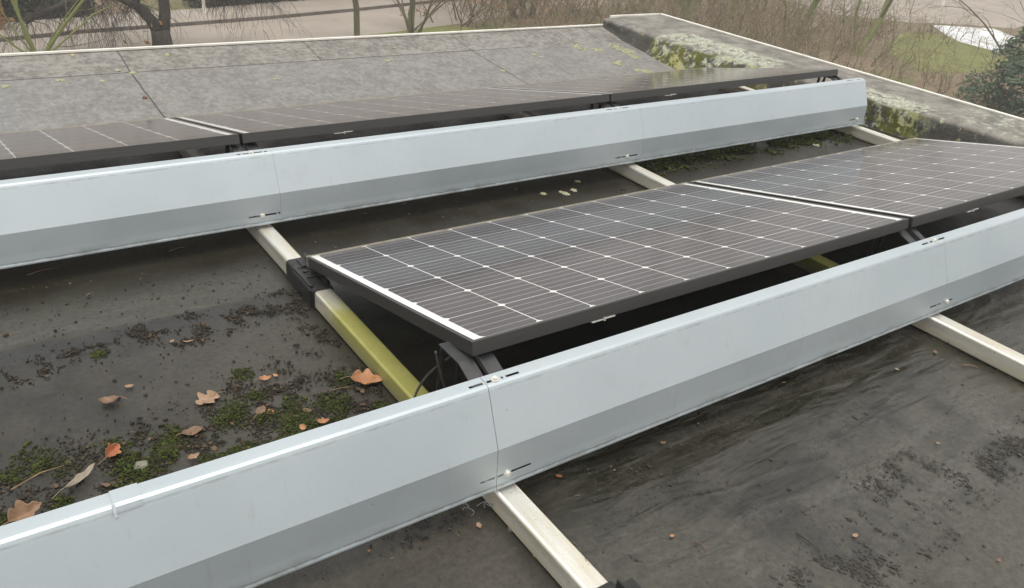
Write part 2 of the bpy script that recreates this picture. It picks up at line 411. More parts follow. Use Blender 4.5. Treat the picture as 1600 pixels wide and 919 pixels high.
# ------------------------------------------------------------------ solar panels
TILT = R(13.17)
LX0, LX1, LY0, LY1 = -.033, 10 * CELL + .033, .013, -6 * CELL - .013
def make_panel():
    root = empty('solar_module', (0, 0, 0), (-TILT, 0, 0))
    # glass and cells: one sheet of real thickness
    g = G(); g.box((LX0 + .009, LY1 + .009, -.006), (LX1 - .009, LY0 - .009, 0)); g.build('cell_sheet', MAT['cells'], root)
    fr = G(); t = .0015; H = -.032
    for a, b in (((LX0, LY1, H), (LX1, LY1 + .011, t)), ((LX0, LY0 - .011, H), (LX1, LY0, t)),
                 ((LX0, LY1 + .0112, H), (LX0 + .011, LY0 - .0112, t)), ((LX1 - .011, LY1 + .0112, H), (LX1, LY0 - .0112, t))): fr.box(a, b)
    for a, b in (((LX0 + .011, LY1 + .0113, H), (LX1 - .011, LY1 + .03, H + .002)), ((LX0 + .011, LY0 - .03, H), (LX1 - .011, LY0 - .0113, H + .002))): fr.box(a, b)
    fr.build('frame', MAT['frame'], root, bevel=.0008)
    g = G(); g.box((LX0 + .02, LY1 + .02, -.0085), (LX1 - .02, LY0 - .02, -.0065)); g.build('backsheet', mat_back, root)
    g = G(); g.box((.74, -.17, -.030), (.85, -.05, -.009)); g.build('junction_box', MAT['black'], root, bevel=.003)
    g = G(); g.box((.30, LY1 - .003, H - .003), (.337, LY1 + .012, H - .0005)); g.box((.341, LY1 - .003, H - .002), (.372, LY1 + .012, H + .001)); g.box((.3372, LY1 - .004, H - .006), (.3408, LY1 + .008, H + .003))
    g.build('cable_clip', MAT['pale_label'], root)
    return root
mat_back = mat_simple('backsheet_white', (.55, .55, .54), (.65, .65, .63), 5, .6)
def copy_tree(o, parent=None):
    c = o.copy(); COL.objects.link(c)
    if parent: c.parent = parent
    for ch in list(o.children): copy_tree(ch, c)
    return c
PX = 1.675; PITCH = 1.492
spots = [(0, 0, 'dark solar panel in front, its tilted left end above the yellow green rail'),
         (PX, 0, 'right panel of the near pair, cut by the right edge, beside parapet'),
         (-1.662, PITCH, 'leftmost solar panel of the rear row, cut by the left edge'),
         (0.0, PITCH, 'middle solar panel of the rear row, behind the long white deflector'),
         (1.660, PITCH, 'far right solar panel of the rear row, seen edge on near the parapet')]
pan = make_panel()
for i, (x, y, lb) in enumerate(spots):
    o = pan if i == 0 else copy_tree(pan)
    o.location = (x, y, .1125); tag(o, lb, 'solar panel', 'solar panels in two tilted rows')

# ------------------------------------------------------------------ wind deflectors
PROF = [(.020, .0735), (.000, .0735), (-.0018, .0750), (-.0016, .0790), (0, .0830), (.0022, .1045), (.0027, .1105), (.0060, .1770), (.0538, .2880), (.0570, .2950), (.0605, .3010), (.0660, .3045),
        (.0700, .3052), (.0765, .3060), (.0930, .3075), (.0960, .3050), (.0965, .2930)]
LIPROW, LOWROW = 12, 5
def deflector(x0, x1, yb, lip_slots, low_slots, screws, label, extra=None):
    root = empty('wind_deflector', ((x0 + x1) / 2, yb, .07)); tag(root, label, 'wind deflector', 'folded steel wind deflectors')
    xs = sorted(set([x0, x1] + [v for s in lip_slots + low_slots for v in s if x0 < v < x1] + lin(x0, x1, .12)))
    xs = [x for i, x in enumerate(xs) if i == 0 or x - xs[i-1] > 1e-5]
    V = [(x, yb + a + .0007 * noise.noise(Vector((x * 3, b * 9, yb))) * (1 if .09 < b < .28 else 0), b) for x in xs for a, b in PROF]; n = len(PROF); F = []
    for i in range(len(xs)-1):
        mx = (xs[i] + xs[i+1]) / 2
        for k in range(n-1):
            if k == LIPROW and any(a < mx < b for a, b in lip_slots): continue
            if k == LOWROW and any(a < mx < b for a, b in low_slots): continue
            F.append((i*n+k, (i+1)*n+k, (i+1)*n+k+1, i*n+k+1))
    o = mesh('folded_sheet', V, F, MAT['zinc']); local(o, root)
    md = o.modifiers.new('thickness', 'SOLIDIFY'); md.thickness = .0015; md.offset = -1
    for (x, where) in screws:
        s = G()
        if where == 'lip': c, nrm = Vector((x, yb + .0733, .3063)), Vector((0, -.12, 1))
        else: c, nrm = Vector((x, yb + .0018, .1075)), Vector((0, -1, .08))
        nrm.normalize()
        s.tube([c - nrm * .004, c + nrm * .0018], .0085, 14); s.tube([c + nrm * .0018, c + nrm * .0062], [.0062, .0052], 12)
        local(s.build('screw', MAT['steel'], smooth=False), root)
    return root
# slots as (from, to) along the row
A_lip = [(-.106, -.0725), (-.0635, -.050), (-.028, -.022), (-.016, .018)]; A_low = [(-.108, -.0715), (-.0655, -.050), (-.030, .023)]
def sh(sl, d): return [(a + d, b + d) for a, b in sl]
B_lip, B_low = sh(A_lip, 1.64), sh(A_low, 1.685)
Y1, Y2 = -1.12, .36
d0 = deflector(-1.75, -.0678, Y1, A_lip, A_low, [], 'nearest wind deflector at lower left with a patched notch on its top lip')

deflector(-.0665, 1.640, Y1, A_lip + B_lip, A_low + B_low, [(-.043, 'lip'), (-.040, 'low'), (1.600, 'lip')], 'near pale blue steel wind deflector in front of the tilted panels')
deflector(1.6408, 3.35, Y1, B_lip, B_low, [(1.672, 'low')], 'piece of near wind deflector running out at the right edge')
C_lip = [(-.092, -.080), (-.074, -.052), (-.036, -.008), (-.002, .009)]; C_low = [(-.090, -.052), (-.036, .006), (.011, .019)]
deflector(-1.75, .0220, Y2, C_lip, C_low, [(-.045, 'lip'), (-.043, 'low')], 'left end of the rear white wind deflector, cut by the left edge')
D_lip, D_low = sh(A_lip, 1.61), sh(A_low, 1.64); E_lip, E_low = sh(A_lip, 3.31), [(3.215, 3.268)]
deflector(.0226, 1.690, Y2, D_lip + C_lip, D_low + C_low, [(1.565, 'lip'), (1.602, 'low')], 'middle length of the rear white wind deflector, behind the near panels')
deflector(1.6906, 3.352, Y2, E_lip, E_low, [(3.284, 'low')], 'rear wind deflector whose open right end stands beside the mossy parapet')
# a folded splice patch on the nearest deflector's lip
g = G(); g.sweep([(Y1 + .0545, .2925), (Y1 + .0535, .2935), (Y1 + .058, .3035), (Y1 + .064, .3068), (Y1 + .0935, .3098), (Y1 + .0935, .3080), (Y1 + .066, .3052), (Y1 + .0605, .3018)], -.781, -.738, 'x')
g.sweep([(Y1 + .0535, .2900), (Y1 + .050, .2900), (Y1 + .060, .3065), (Y1 + .064, .3065)], -.7835, -.7785, 'x')
local(g.build('splice_patch', MAT['zinc']), d0)

# ------------------------------------------------------------------ brackets between panel and deflector
def bracket(x, y, label):
    root = empty('mounting_bracket', (x, y, 0)); tag(root, label, 'bracket', 'dark steel brackets at the panel fronts')
    for k, (xa, xb) in enumerate(((-.026, .012), (.022, .064))):
        pr = [(.10, .2835), (.015, .2835), (-.075, .246), (-.105, .246), (-.105, .2435), (-.077, .2435), (.0155, .2810), (.10, .2810)]
        g = G(); g.sweep(pr, xa, xb, 'x'); g.build('strap', MAT['strap'], root)
    g = G(); g.sweep([(.11, .2836), (.02, .2836), (-.08, .243), (-.08, .255), (.015, .296), (.11, .296)], .0195, .0218, 'x'); g.build('web', MAT['strap'], root)
    g = G()
    g.tube([(-.02, .09, .281), (-.02, .10, .16), (-.012, .07, .062)], [.007, .007, .007], 8)
    g.tube([(.03, .09, .281), (.03, .10, .16), (.012, .07, .062)], [.007, .007, .007], 8)
    g.build('post', MAT['black'], root)
    return root
br = bracket(-.034, -.945, 'dark twin strap bracket under the free left corner of the near panel')
for x, y, lb in ((1.629, -.945, 'dark twin strap bracket at the joint between the two near panels'),
                 (-.042, .547, 'dark twin strap bracket at the left joint of the rear panels'),
                 (1.618, .547, 'dark twin strap bracket at the middle joint of the rear panels'),
                 (3.27, .547, 'dark twin strap bracket at the right end of the rear row')):
    o = copy_tree(br); o.location = (x, y, 0); o['label'] = lb

# ------------------------------------------------------------------ black rail clamps
def clamp(x, y, label, L0=-.125, L1=.095):
    root = empty('rail_clamp', (x, y, 0)); tag(root, label, 'clamp', 'black plastic clamps on the rails')
    def saddle(y0, y1, th, zt):
        out = round_rect(-.0285 - th, .0285 + th, -.01, zt, .012); g = G(); g.sweep(out, y0, y1, 'y'); return g
    saddle(.030, L1, .0045, .0665).build('front_shell', MAT['black'], root, bevel=.0015)
    saddle(L0, L0 + .018, .0045, .0665).build('rear_shell', MAT['black'], root, bevel=.0015)
    g = saddle(L0 + .015, .034, .008, .0635); g.build('body', MAT['black'], root, bevel=.002)
    g = G()
    for xx in (-.034, .020): g.box((xx, L0 + .02, .0637), (xx + .012, .03, .071))
    g.box((-.030, -.045, .0637), (.028, -.035, .069)); g.build('ribs', MAT['black'], root, bevel=.001)
    g = G(); g.box((.020, -.03, .06), (.062, .075, .074)); g.box((.020, -.03, .074), (.0255, .075, .092)); g.box((-.004, .028, .0667), (.030, .082, .0705)); g.build('hook', MAT['black'], root, bevel=.0015)
    g = G(); g.tube([(-.006, .0, .0637), (-.006, .0, .068)], .0075, 6); g.build('bolt', MAT['strap'], root)
    return root
clamp(RX[0], 0, 'black plastic clamp full of dirt gripping the rail at the panel corner')
clamp(RX[0], -1.525, 'black clamp end just showing on the rail at the bottom edge', -.12, .095)

# ------------------------------------------------------------------ cables
def bez(P, n=24):
    P = [Vector(p) for p in P]; out = []
    for i in range(n + 1):
        s = i / n; Q = P[:]
        while len(Q) > 1: Q = [Q[j].lerp(Q[j+1], s) for j in range(len(Q)-1)]
        out.append(Q[0])
    return out
g = G(); g.tube(bez([(.03, -.83, .24), (.02, -.80, .215), (-.005, -.76, .16), (-.04, -.70, .10), (-.075, -.735, .062), (-.10, -.77, .02), (-.09, -.88, .008)]), .0032, 8)
g.tube(bez([(-.07, -.85, .27), (-.06, -.86, .20), (-.04, -.88, .12), (-.02, -.90, .07)]), .0032, 8)
tag(g.build('solar_cable', MAT['cable'], smooth=True), 'thin black cable drooping over the yellow green rail behind the near deflector', 'cable')
g = G()
for k in range(9):
    a = Vector((-.125 + .012 * k + random.uniform(-.01, .01), -1.10 + random.uniform(0, .04), .006 + random.uniform(0, .05)))
    g.tube(bez([a, a + Vector((random.uniform(-.02, .03), random.uniform(-.02, .02), .03)), a + Vector((random.uniform(-.01, .05), -.015, -.005)), a + Vector((random.uniform(0, .06), random.uniform(-.03, .01), .0))], 8), .0011, 4)
for v in g.V: pass
tag(g.build('loose_wires', mat_simple('grey_thread', (.16, .16, .15), (.28, .28, .27), 50, .5)), 'tangle of fine grey threads under the deflector left of the near rail', 'threads')

# ------------------------------------------------------------------ leaves, twigs and stones lying on the roof
def m_leaf(name, a, b, c):
    t = T(name); p = t.pos(True); n = t.noise(p, 40, 5, .6); n2 = t.noise(p, 160, 3)
    col = t.mix(t.rng(n, .3, .7), a, b); col = t.mix(t.rng(n2, .6, .75) * .6, col, c)
    return t.bsdf(Base_Color=col, Roughness=.6, Normal=t.bump(n, .4, .004))
LEAF = dict(orange=m_leaf('orange_leaf', (.36, .16, .065), (.52, .27, .13), (.18, .08, .04)),
            rust=m_leaf('rust_leaf', (.40, .15, .07), (.50, .22, .11), (.20, .08, .04)),
            tan=m_leaf('tan_leaf', (.25, .155, .09), (.38, .25, .16), (.11, .07, .04)),
            brown=m_leaf('brown_leaf', (.15, .09, .055), (.24, .15, .09), (.07, .04, .025)),
            grey=m_leaf('grey_leaf', (.24, .20, .14), (.34, .29, .22), (.12, .10, .07)))
def leaf(x, y, L, ang, kind, colour, label, curl=.35, z=None, tilt=0.0, cat='leaf', fold=0.0):
    """one dry leaf: outline on a grid, curled, with a midrib and stalk"""
    n, m = 18, 8; V = []; rnd = random.Random(int((x * 977 + y * 613) * 1000))
    seed = rnd.random() * 50
    def half(s):
        if kind == 'lobed': return (.34 * math.sin(math.pi * s ** .8) * (.62 + .42 * abs(math.sin(s * 8.5 + .4)))) + .012
        if kind == 'maple': return (.48 * math.sin(math.pi * s ** .75) ** .8 * (.35 + .75 * abs(math.sin(s * 7.2 + .9)))) + .012
        if kind == 'long': return .115 * math.sin(math.pi * s) ** .8 + .004
        return .30 * math.sin(math.pi * s) ** .7 + .01
    for i in range(n + 1):
        s = i / n; hw = half(s)
        for k in range(m + 1):
            q = -1 + 2 * k / m
            px, py = (s - .5), q * hw * (1 + .15 * noise.noise(Vector((s * 6, q * 2, seed))))
            pz = curl * ((s - .5) ** 2 * .9 + fold * abs(q) * hw + q * q * hw * .5) + .05 * noise.noise(Vector((s * 5, q * 2, seed + 9)))
            V.append([px * L, py * L, pz * L])
    F = [(i*(m+1)+k, (i+1)*(m+1)+k, (i+1)*(m+1)+k+1, i*(m+1)+k+1) for i in range(n) for k in range(m)]
    zmin = min(v[2] for v in V)
    root = empty('dry_leaf' if cat == 'leaf' else cat, (x, y, (z if z is not None else .004)), (tilt, 0, R(ang)))
    tag(root, label, cat, 'dry leaves on the roof' if cat == 'leaf' else None)
    V = [(a, b, c - zmin) for a, b, c in V]
    o = mesh('blade', V, F, LEAF[colour], root, smooth=True); md = o.modifiers.new('t', 'SOLIDIFY'); md.thickness = .0006
    if L > .03:
        g = G(); st = Vector(V[(m+1)*0 + m//2]); g.tube([st + Vector((.3 * L, 0, -.02 * L)), st, st + Vector((-.12 * L, .02 * L, -.01 * L)), st + Vector((-.38 * L, .06 * L, -st.z + .001))], [.0005, .0008, .0008, .0007], 5); g.build('stalk', LEAF['tan' if colour != 'grey' else 'grey'], root)
    return root
LV = [(-.093, -.548, 0.084, -33, 'lobed', 'orange', 'large curled orange leaf lying against the yellow green rail', .9, None, .15, .5),
      (-.476, -.435, 0.060, -160, 'maple', 'tan', 'lobed tan leaf lying flat on the bare felt left of the rail', .5),
      (-.680, -.335, 0.046, 170, 'oval', 'brown', 'curled brown leaf on bare grey felt, leftmost above the moss', .9),
      (-.625, -.291, 0.022, -11, 'oval', 'tan', 'small tan leaf on the felt just below the black soil streak', .6),
      (-.318, -.412, 0.032, -7, 'lobed', 'orange', 'small orange leaf with pointed lobes beside the black crumbs', .8),
      (-.720, -.545, 0.048, 46, 'lobed', 'rust', 'upright rusty orange leaf standing in the moss', 1.1, .012, .6, .9),
      (-.790, -.600, 0.084, 37, 'long', 'grey', 'long narrow grey brown leaf lying on the green moss', .4, .012),
      (-.565, -.640, 0.029, 18, 'lobed', 'tan', 'pale tan leaf in the moss close behind the deflector lip', .7, .010),
      (-.905, -.668, 0.068, 24, 'lobed', 'tan', 'big curled tan leaf at the left edge behind the deflector', 1.0, .014, .35, .8),
      (-.542, -.548, 0.048, 0, 'oval', 'brown', 'dull brown leaf half buried in dark soil above the moss', .6, .006),
      (-.377, -.543, 0.036, 43, 'oval', 'brown', 'dark brown leaf among moss cushions in the middle of the debris', .6, .006),
      (-.290, -.409, 0.017, -64, 'oval', 'orange', 'tiny orange leaf tip right of the small pointed orange leaf', .6),
      (-.265, -.664, 0.029, -10, 'lobed', 'orange', 'orange leaf half hidden behind the near deflector lip', .8, .016),
      (-.312, -.655, 0.022, -72, 'oval', 'orange', 'little orange leaf standing on edge beside the half hidden one', .9, .010, .5),
      (-.356, -.554, 0.022, -82, 'oval', 'rust', 'reddish leaf scrap in the debris below the tiny leaf tip', .5),
      (-.276, -.590, 0.025, -50, 'oval', 'brown', 'brown leaf scrap lying between moss tufts near the rail', .5),
      (-.478, -.126, 0.016, 40, 'oval', 'tan', 'pale scrap of leaf at the upper edge of the black crumbs', .5),
      (-.440, -.147, 0.030, -12, 'long', 'tan', 'slender tan leaf on black crumbs upper left of the rail', .6),
      (.235, -1.363, 0.011, -8, 'oval', 'orange', 'single orange leaf scrap in the middle of the wrinkled foreground felt', .5),
      (.441, -1.118, 0.016, -9, 'lobed', 'brown', 'small brown leaf close under the near deflector, right of the rail', .6),
      (.134, -1.090, 0.016, -39, 'oval', 'rust', 'reddish leaf scrap at the deflector foot beside the near rail', .5),
      (-.059, -1.262, 0.013, -91, 'oval', 'brown', 'tiny brown leaf left of the near rail at the bottom', .5),
      (-.113, -1.133, 0.017, -103, 'lobed', 'tan', 'yellowish leaf scrap under the deflector edge left of the near rail', .6),
      (-.345, -1.082, 0.006, -19, 'oval', 'rust', 'pink red berry-like scrap on the felt at the bottom', .5),
      (.944, -1.085, 0.018, -12, 'long', 'tan', 'thin tan leaf at the deflector foot halfway to the right edge', .5),
      (1.320, -1.203, 0.013, -72, 'oval', 'grey', 'pale grey leaf scrap near the right hand rail', .5),
      (1.526, -1.203, 0.018, -135, 'lobed', 'brown', 'brown leaf scrap beside the right hand rail', .5),
      (.599, -1.568, 0.016, -6, 'oval', 'tan', 'tan leaf scrap lying in the dark streaky soil at lower right', .5),
      (.822, -1.778, 0.012, -11, 'oval', 'brown', 'small brown scrap near the bottom right corner', .5),
      (1.093, -1.471, 0.010, -48, 'oval', 'tan', 'tan speck of leaf above the dark streaks at right', .5)]
for a in LV:
    a = list(a) + [None] * (11 - len(a))
    leaf(a[0], a[1], a[2], a[3], a[4], a[5], a[6], a[7], a[8], a[9] or 0., 'leaf', a[10] or 0.)
def twig(pts, r, col, label):
    g = G(); g.tube(pts, [r, r * .9, r * .6][:len(pts)] if len(pts) == 3 else r, 6); tag(g.build('twig', col, smooth=True), label, 'twig', 'twigs on the roof')
TW = mat_simple('twig_bark', (.20, .13, .07), (.34, .24, .14), 60, .8); TWR = mat_simple('red_bark', (.15, .07, .05), (.22, .11, .08), 60, .8); TWD = mat_simple('dark_bark', (.03, .025, .02), (.06, .05, .04), 60, .8)
twig([(-.918, -.571, .012), (-.86, -.55, .018), (-.812, -.543, .014)], .0017, TW, 'thin tan twig lying across moss at the left edge')
twig([(-.755, .436, .004), (-.71, .447, .007), (-.665, .452, .004)], .0018, TWR, 'reddish twig on dark felt below the rear deflector at left')
twig([(-.34, .430, .004), (-.31, .436, .007), (-.286, .437, .004)], .0015, TWR, 'short forked red twig below the rear deflector near the rail')
twig([(.487, -1.495, .004), (.489, -1.526, .006), (.491, -1.557, .004)], .0014, TWD, 'short straight black twig at the lower right among soil')
twig([(.265, -1.40, .003), (.273, -1.414, .005), (.276, -1.428, .003)], .0011, TWR, 'tiny red twig on the felt right of the near rail')
twig([(1.536, -1.285, .003), (1.556, -1.300, .006), (1.57, -1.318, .003)], .0013, TW, 'tan twig lying beside the right hand rail')
twig([(-.19, -.535, .003), (-.165, -.540, .005), (-.135, -.546, .004)], .0010, TW, 'thin stalk beside the large curled orange leaf')
g = G(); g.add([(-.018, -.012, 0), (.016, -.015, 0), (.020, .008, 0), (-.008, .016, 0), (-.014, -.009, .007), (.013, -.011, .009), (.015, .006, .008), (-.006, .012, .007)], [(3, 2, 1, 0), (4, 5, 6, 7), (0, 1, 5, 4), (1, 2, 6, 5), (2, 3, 7, 6), (3, 0, 4, 7)])
tag(g.build('flat_stone', mat_simple('stone', (.16, .155, .12), (.25, .24, .20), 60, .85, bump=.4), loc=(-.673, -.612, .006), bevel=.002), 'flat grey green stone chip lying in the moss', 'stone')

# ------------------------------------------------------------------ loose soil, moss and lichen (uncountable)
ICO_V, ICO_F = None, None
bm = bmesh.new(); bmesh.ops.create_icosphere(bm, subdivisions=1, radius=1); bm.verts.ensure_lookup_table()
ICO_V = np.array([v.co[:] for v in bm.verts]); ICO_F = np.array([[v.index for v in f.verts] for f in bm.faces]); bm.free()
def blobs(name, P, S, mat, label, cat, flat=.5, stretch=None, jitter=.3):
    """P: n×3 positions, S: n sizes -> one mesh of small irregular lumps"""
    n = len(P); nv = len(ICO_V)
    a = rng.uniform(0, 2*np.pi, n) if stretch is None else np.full(n, stretch[0]) + rng.normal(0, .25, n)
    sx = S * rng.uniform(.7, 1.4, n) * (1 if stretch is None else stretch[1]); sy = S * rng.uniform(.5, 1.0, n); sz = S * rng.uniform(.5, 1.1, n) * flat
    B = ICO_V[None] * (1 + rng.uniform(-jitter, jitter, (n, nv, 1)))
    X = B[..., 0] * sx[:, None]; Y = B[..., 1] * sy[:, None]; Z = B[..., 2] * sz[:, None]
    ca, sa = np.cos(a)[:, None], np.sin(a)[:, None]
    V = np.stack([X*ca - Y*sa, X*sa + Y*ca, Z], -1) + P[:, None, :]
    F = (ICO_F[None] + (np.arange(n) * nv)[:, None, None]).reshape(-1, 3)
    me = bpy.data.meshes.new(name); me.from_pydata(V.reshape(-1, 3).tolist(), [], F.tolist()); me.update(); me.materials.append(mat)
    o = bpy.data.objects.new(name, me); COL.objects.link(o); tag(o, label, cat, kind='stuff'); return o
def nz(x, y, s, k=0): return noise.fractal(Vector((x * s, y * s, k)), 1., 2., 4)
def scatter(n, x0, x1, y0, y1, dens):
    out = []
    while len(out) < n:
        x, y = random.uniform(x0, x1), random.uniform(y0, y1)
        if random.random() < dens(x, y): out.append((x, y))
    return np.array(out)
def seg(x, y, a, b):
    ax, ay = a; bx, by = b; t = max(0, min(1, ((x-ax)*(bx-ax) + (y-ay)*(by-ay)) / ((bx-ax)**2 + (by-ay)**2)))
    return math.hypot(x - ax - t*(bx-ax), y - ay - t*(by-ay))
def d_soil(x, y):
    d = .004
    c = nz(x, y, 16, 1)
    s = min(seg(x, y, (-.86, -.10), (-.60, -.055)), seg(x, y, (-.60, -.055), (-.40, -.035)), seg(x, y, (-.46, -.12), (-.22, -.06)), seg(x, y, (-.22, -.06), (-.08, -.02)))
    d += .9 * math.exp(-(s / .035) ** 2) * max(0, c + .10) * 2.2
    m = max(0, min(1, (-.40 - y) / .22)) * max(0, c + .22)
    d += .75 * m
    r = seg(x, y, (-.10, -.05), (-.12, -.30)); d += .35 * math.exp(-(r / .05) ** 2) * max(0, c + .15) * 2
    f = seg(x, y, (-.30, -.42), (-.50, -.60)); d += .5 * math.exp(-(f / .07) ** 2) * max(0, c + .1) * 2
    return d
P = scatter(15000, -1.05, -.07, -.85, .25, d_soil); S = rng.gamma(1.8, .0009, len(P)) + .0006
blobs('loose_soil', np.c_[P, S * .3 + .001], S, MAT['dirt'], 'black crumbled soil strewn over the felt left of the near rail', 'soil', .6)
def d_moss(x, y):
    c = nz(x, y, 11, 5)
    e = -.46 - .10 * nz(x, y, 3, 8) - .09 * max(0, min(1, (x + .95) / .5)) * 0
    d = max(0, min(1, (e - y) / .16)) * max(0, c + .12) * 2.0
    for a, b, r in ((-.21, -.585, .030), (-.14, -.50, .022), (-.36, -.47, .018), (-.44, -.53, .03), (-.30, -.60, .03), (-.36, -.36, .02), (-.66, -.10, .015)):
        d += .9 * math.exp(-((x-a)**2 + (y-b)**2) / r ** 2)
    return min(1, d)
P = scatter(20000, -1.05, -.08, -.85, -.05, d_moss); S = rng.gamma(2.5, .00065, len(P)) + .0006
hgt = np.array([max(0, .010 + .012 * nz(x, y, 14, 5)) * min(1, d_moss(x, y) * 1.4) for x, y in P])
blobs('moss', np.c_[P, hgt * rng.uniform(.2, 1, len(P)) + .001], S, MAT['moss'], 'green moss cushions growing on the felt behind the near deflector', 'moss', 1.0)
def d_moss2(x, y): return max(0, nz(x, y, 8, 2) + .15) * math.exp(-((y - .44 + .0 * x) / .07) ** 2) * max(0, min(1, (x - 1.65) / .2))
P = scatter(5000, 1.6, 3.3, .25, .62, d_moss2); S = rng.gamma(3., .0012, len(P)) + .001
blobs('shade_moss', np.c_[P, rng.uniform(.001, .012, len(P))], S, MAT['moss'], 'moss in the shade below the rear deflector on the right', 'moss', 1.0)
def d_front(x, y):
    c = nz(x * 1.6, y * .8, 9, 4)
    l = seg(x, y, (.33, -1.62), (.62, -1.60)); l2 = seg(x, y, (.58, -1.53), (.95, -1.50)); l3 = seg(x, y, (1.05, -1.60), (1.40, -1.58)); l4 = seg(x, y, (.45, -1.68), (.9, -1.62))
    d = .004
    for q, k in ((l, .9), (l2, .8), (l3, .9), (l4, .5)): d += k * math.exp(-(q / .045) ** 2) * max(0, c + .08) * 2
    return d
P = scatter(4200, .1, 1.6, -1.9, -1.05, d_front); S = rng.gamma(1.5, .0009, len(P)) + .0005
blobs('streaky_soil', np.c_[P, S * .15 + .001], S, m_island('dried_soil', [(.045, .042, .036), (.075, .07, .06), (.06, .055, .05), (.10, .092, .078)]), 'dark streaks of soil dried onto the felt at lower right', 'soil', .28, (R(105), 1.15), .45)
P = scatter(700, -.9, 2.9, .05, .55, lambda x, y: .3); S = rng.gamma(1.5, .0012, len(P)) + .0006
blobs('fine_litter', np.c_[P, S * .2 + .001], S, m_island('litter', [(.06, .05, .03), (.20, .18, .13), (.10, .06, .03), (.03, .03, .02)]), 'fine litter specks on the dark felt between the panel rows', 'litter', .5)
P = scatter(450, -.5, 1.6, -1.35, -1.05, lambda x, y: math.exp((y + 1.08) * -1 * -14) if y < -1.08 else 1); S = rng.gamma(1.5, .0009, len(P)) + .0005
blobs('foot_litter', np.c_[P, S * .2 + .001], S, bpy.data.materials['litter'], 'specks of litter on the felt at the foot of the near deflector', 'litter', .5)
P = scatter(1500, -1.05, -.08, -.85, -.05, d_soil); S = rng.gamma(2., .0011, len(P)) + .0008
blobs('brown_litter', np.c_[P, np.full(len(P), .006) * rng.uniform(.3, 1.6, len(P))], S, m_island('leaf_scraps', [(.06, .045, .03), (.11, .08, .055), (.05, .04, .028), (.19, .13, .085)]), 'brown leaf scraps and stalks mixed into the moss and soil', 'litter', .18)
# peeling black film by the near rail
g = G()
for k in range(60):
    x, y = random.uniform(-.30, -.12), -1.085 + random.uniform(-.03, .03); s = random.uniform(.002, .007)
    a = random.uniform(0, 6.3); g.tube([(x, y, .003), (x + s * math.cos(a), y + s * math.sin(a), .006), (x + 2.2 * s * math.cos(a + .5), y + 2.2 * s * math.sin(a + .5), .003)], [.0012, .0016, .0008], 4)
tag(g.build('peeling_flakes', MAT['black']), 'curled black flakes peeling from the felt under the near deflector', 'flakes', kind='stuff')
# lichen rosettes on the dry felt
LI = [(-.216, 2.765, 0.012, 1), (-.332, 2.462, 0.021, 2), (-.575, 2.432, 0.018, 2), (-.147, 2.417, 0.011, 2), (-.04, 2.547, 0.009, 2), (.698, 2.259, 0.011, 3), (1.471, 2.426, 0.018, 3), (1.618, 2.623, 0.010, 1), (.25, 2.70, 0.018, 0), (.02, 2.5, 0.012, 2),
      (2.974, 2.442, 0.070, 3), (3.092, 2.355, 0.055, 3), (3.285, 2.40, 0.085, 2), (3.30, 2.28, 0.080, 2), (3.27, 2.17, 0.050, 2), (3.025, 2.063, 0.045, 3), (3.07, 2.10, 0.020, 3), (3.13, 1.87, 0.060, 2), (3.19, 1.78, 0.060, 2), (3.24, 1.70, 0.050, 2), (3.08, 1.92, 0.030, 3),
      (2.113, 2.107, 0.013, 1), (2.523, 2.35, 0.018, 3), (2.55, 2.30, 0.012, 3), (1.241, .332, 0.020, 3), (1.299, .343, 0.013, 3), (2.966, .351, 0.025, 3), (2.906, .456, 0.018, 3), (1.15, .36, 0.008, 3), (1.38, .42, 0.007, 1)]
PP, SS = [], []
for x, y, r, c in LI:
    for k in range(int(14 + r * 900)):
        a, q = random.uniform(0, 6.3), r * math.sqrt(random.random())
        q *= .6 + .5 * nz(math.cos(a) * 2 + x * 7, math.sin(a) * 2, 1, y)
        px, py = x + q * math.cos(a), y + q * math.sin(a) * 1.3; PP.append((px, py, roof_z(px, py) + .001)); SS.append(random.uniform(.005, .013))
for k in range(160):
    x, y = random.uniform(-1.2, 3.2), random.uniform(1.75, 2.7); PP.append((x, y, roof_z(x, y) + .001)); SS.append(random.uniform(.002, .005))
blobs('lichen', np.array(PP), np.array(SS), MAT['lichen'], 'white and yellow lichen rosettes on the grey felt', 'lichen', .30)
g = G(); g.tube([(-.011, 2.13, .018), (-.011, 2.13, .030)], [.013, .009], 10); tag(g.build('felt_nail', TWR, smooth=True), 'small rusty nail head sticking up in the seam of the rear felt', 'nail')

# ------------------------------------------------------------------ surroundings below the roof
GZ = -3.3
def m_ground():
    t = T('leaf_litter_ground'); p = t.pos(); x, y, z = t.xyz(p)
    n = t.noise(p, .35, 5, .6); m2 = t.noise(p, 3, 6, .7); f = t.noise(p, 16, 4, .7)
    col = t.mix(t.rng(m2, .3, .7), (.15, .105, .060), (.27, .205, .135)); col = t.mix(t.rng(f, .45, .7) * .6, col, (.33, .25, .17))
    gr = t.rng(n + (m2 - .5) * .5, .50, .62); col = t.mix(gr * .75, col, t.mix(f, (.10, .12, .035), (.20, .21, .075)))
    return t.bsdf(Base_Color=col, Roughness=.95, Normal=t.bump(f, .8, .05))
def m_paving():
    t = T('pale_paving'); p = t.pos(); n = t.noise(p, .8, 6, .65); f = t.noise(p, 12, 4, .7); s = t.noise(t.scale(p, .25, 1.6, 1), 1.5, 5, .6)
    col = t.mix(t.rng(n, .3, .7), (.30, .258, .212), (.38, .332, .28)); col = t.mix(t.rng(s, .52, .7) * .5, col, (.30, .25, .21)); col = t.mix(t.rng(f, .6, .75) * .3, col, (.25, .20, .15))
    return t.bsdf(Base_Color=col, Roughness=.85)
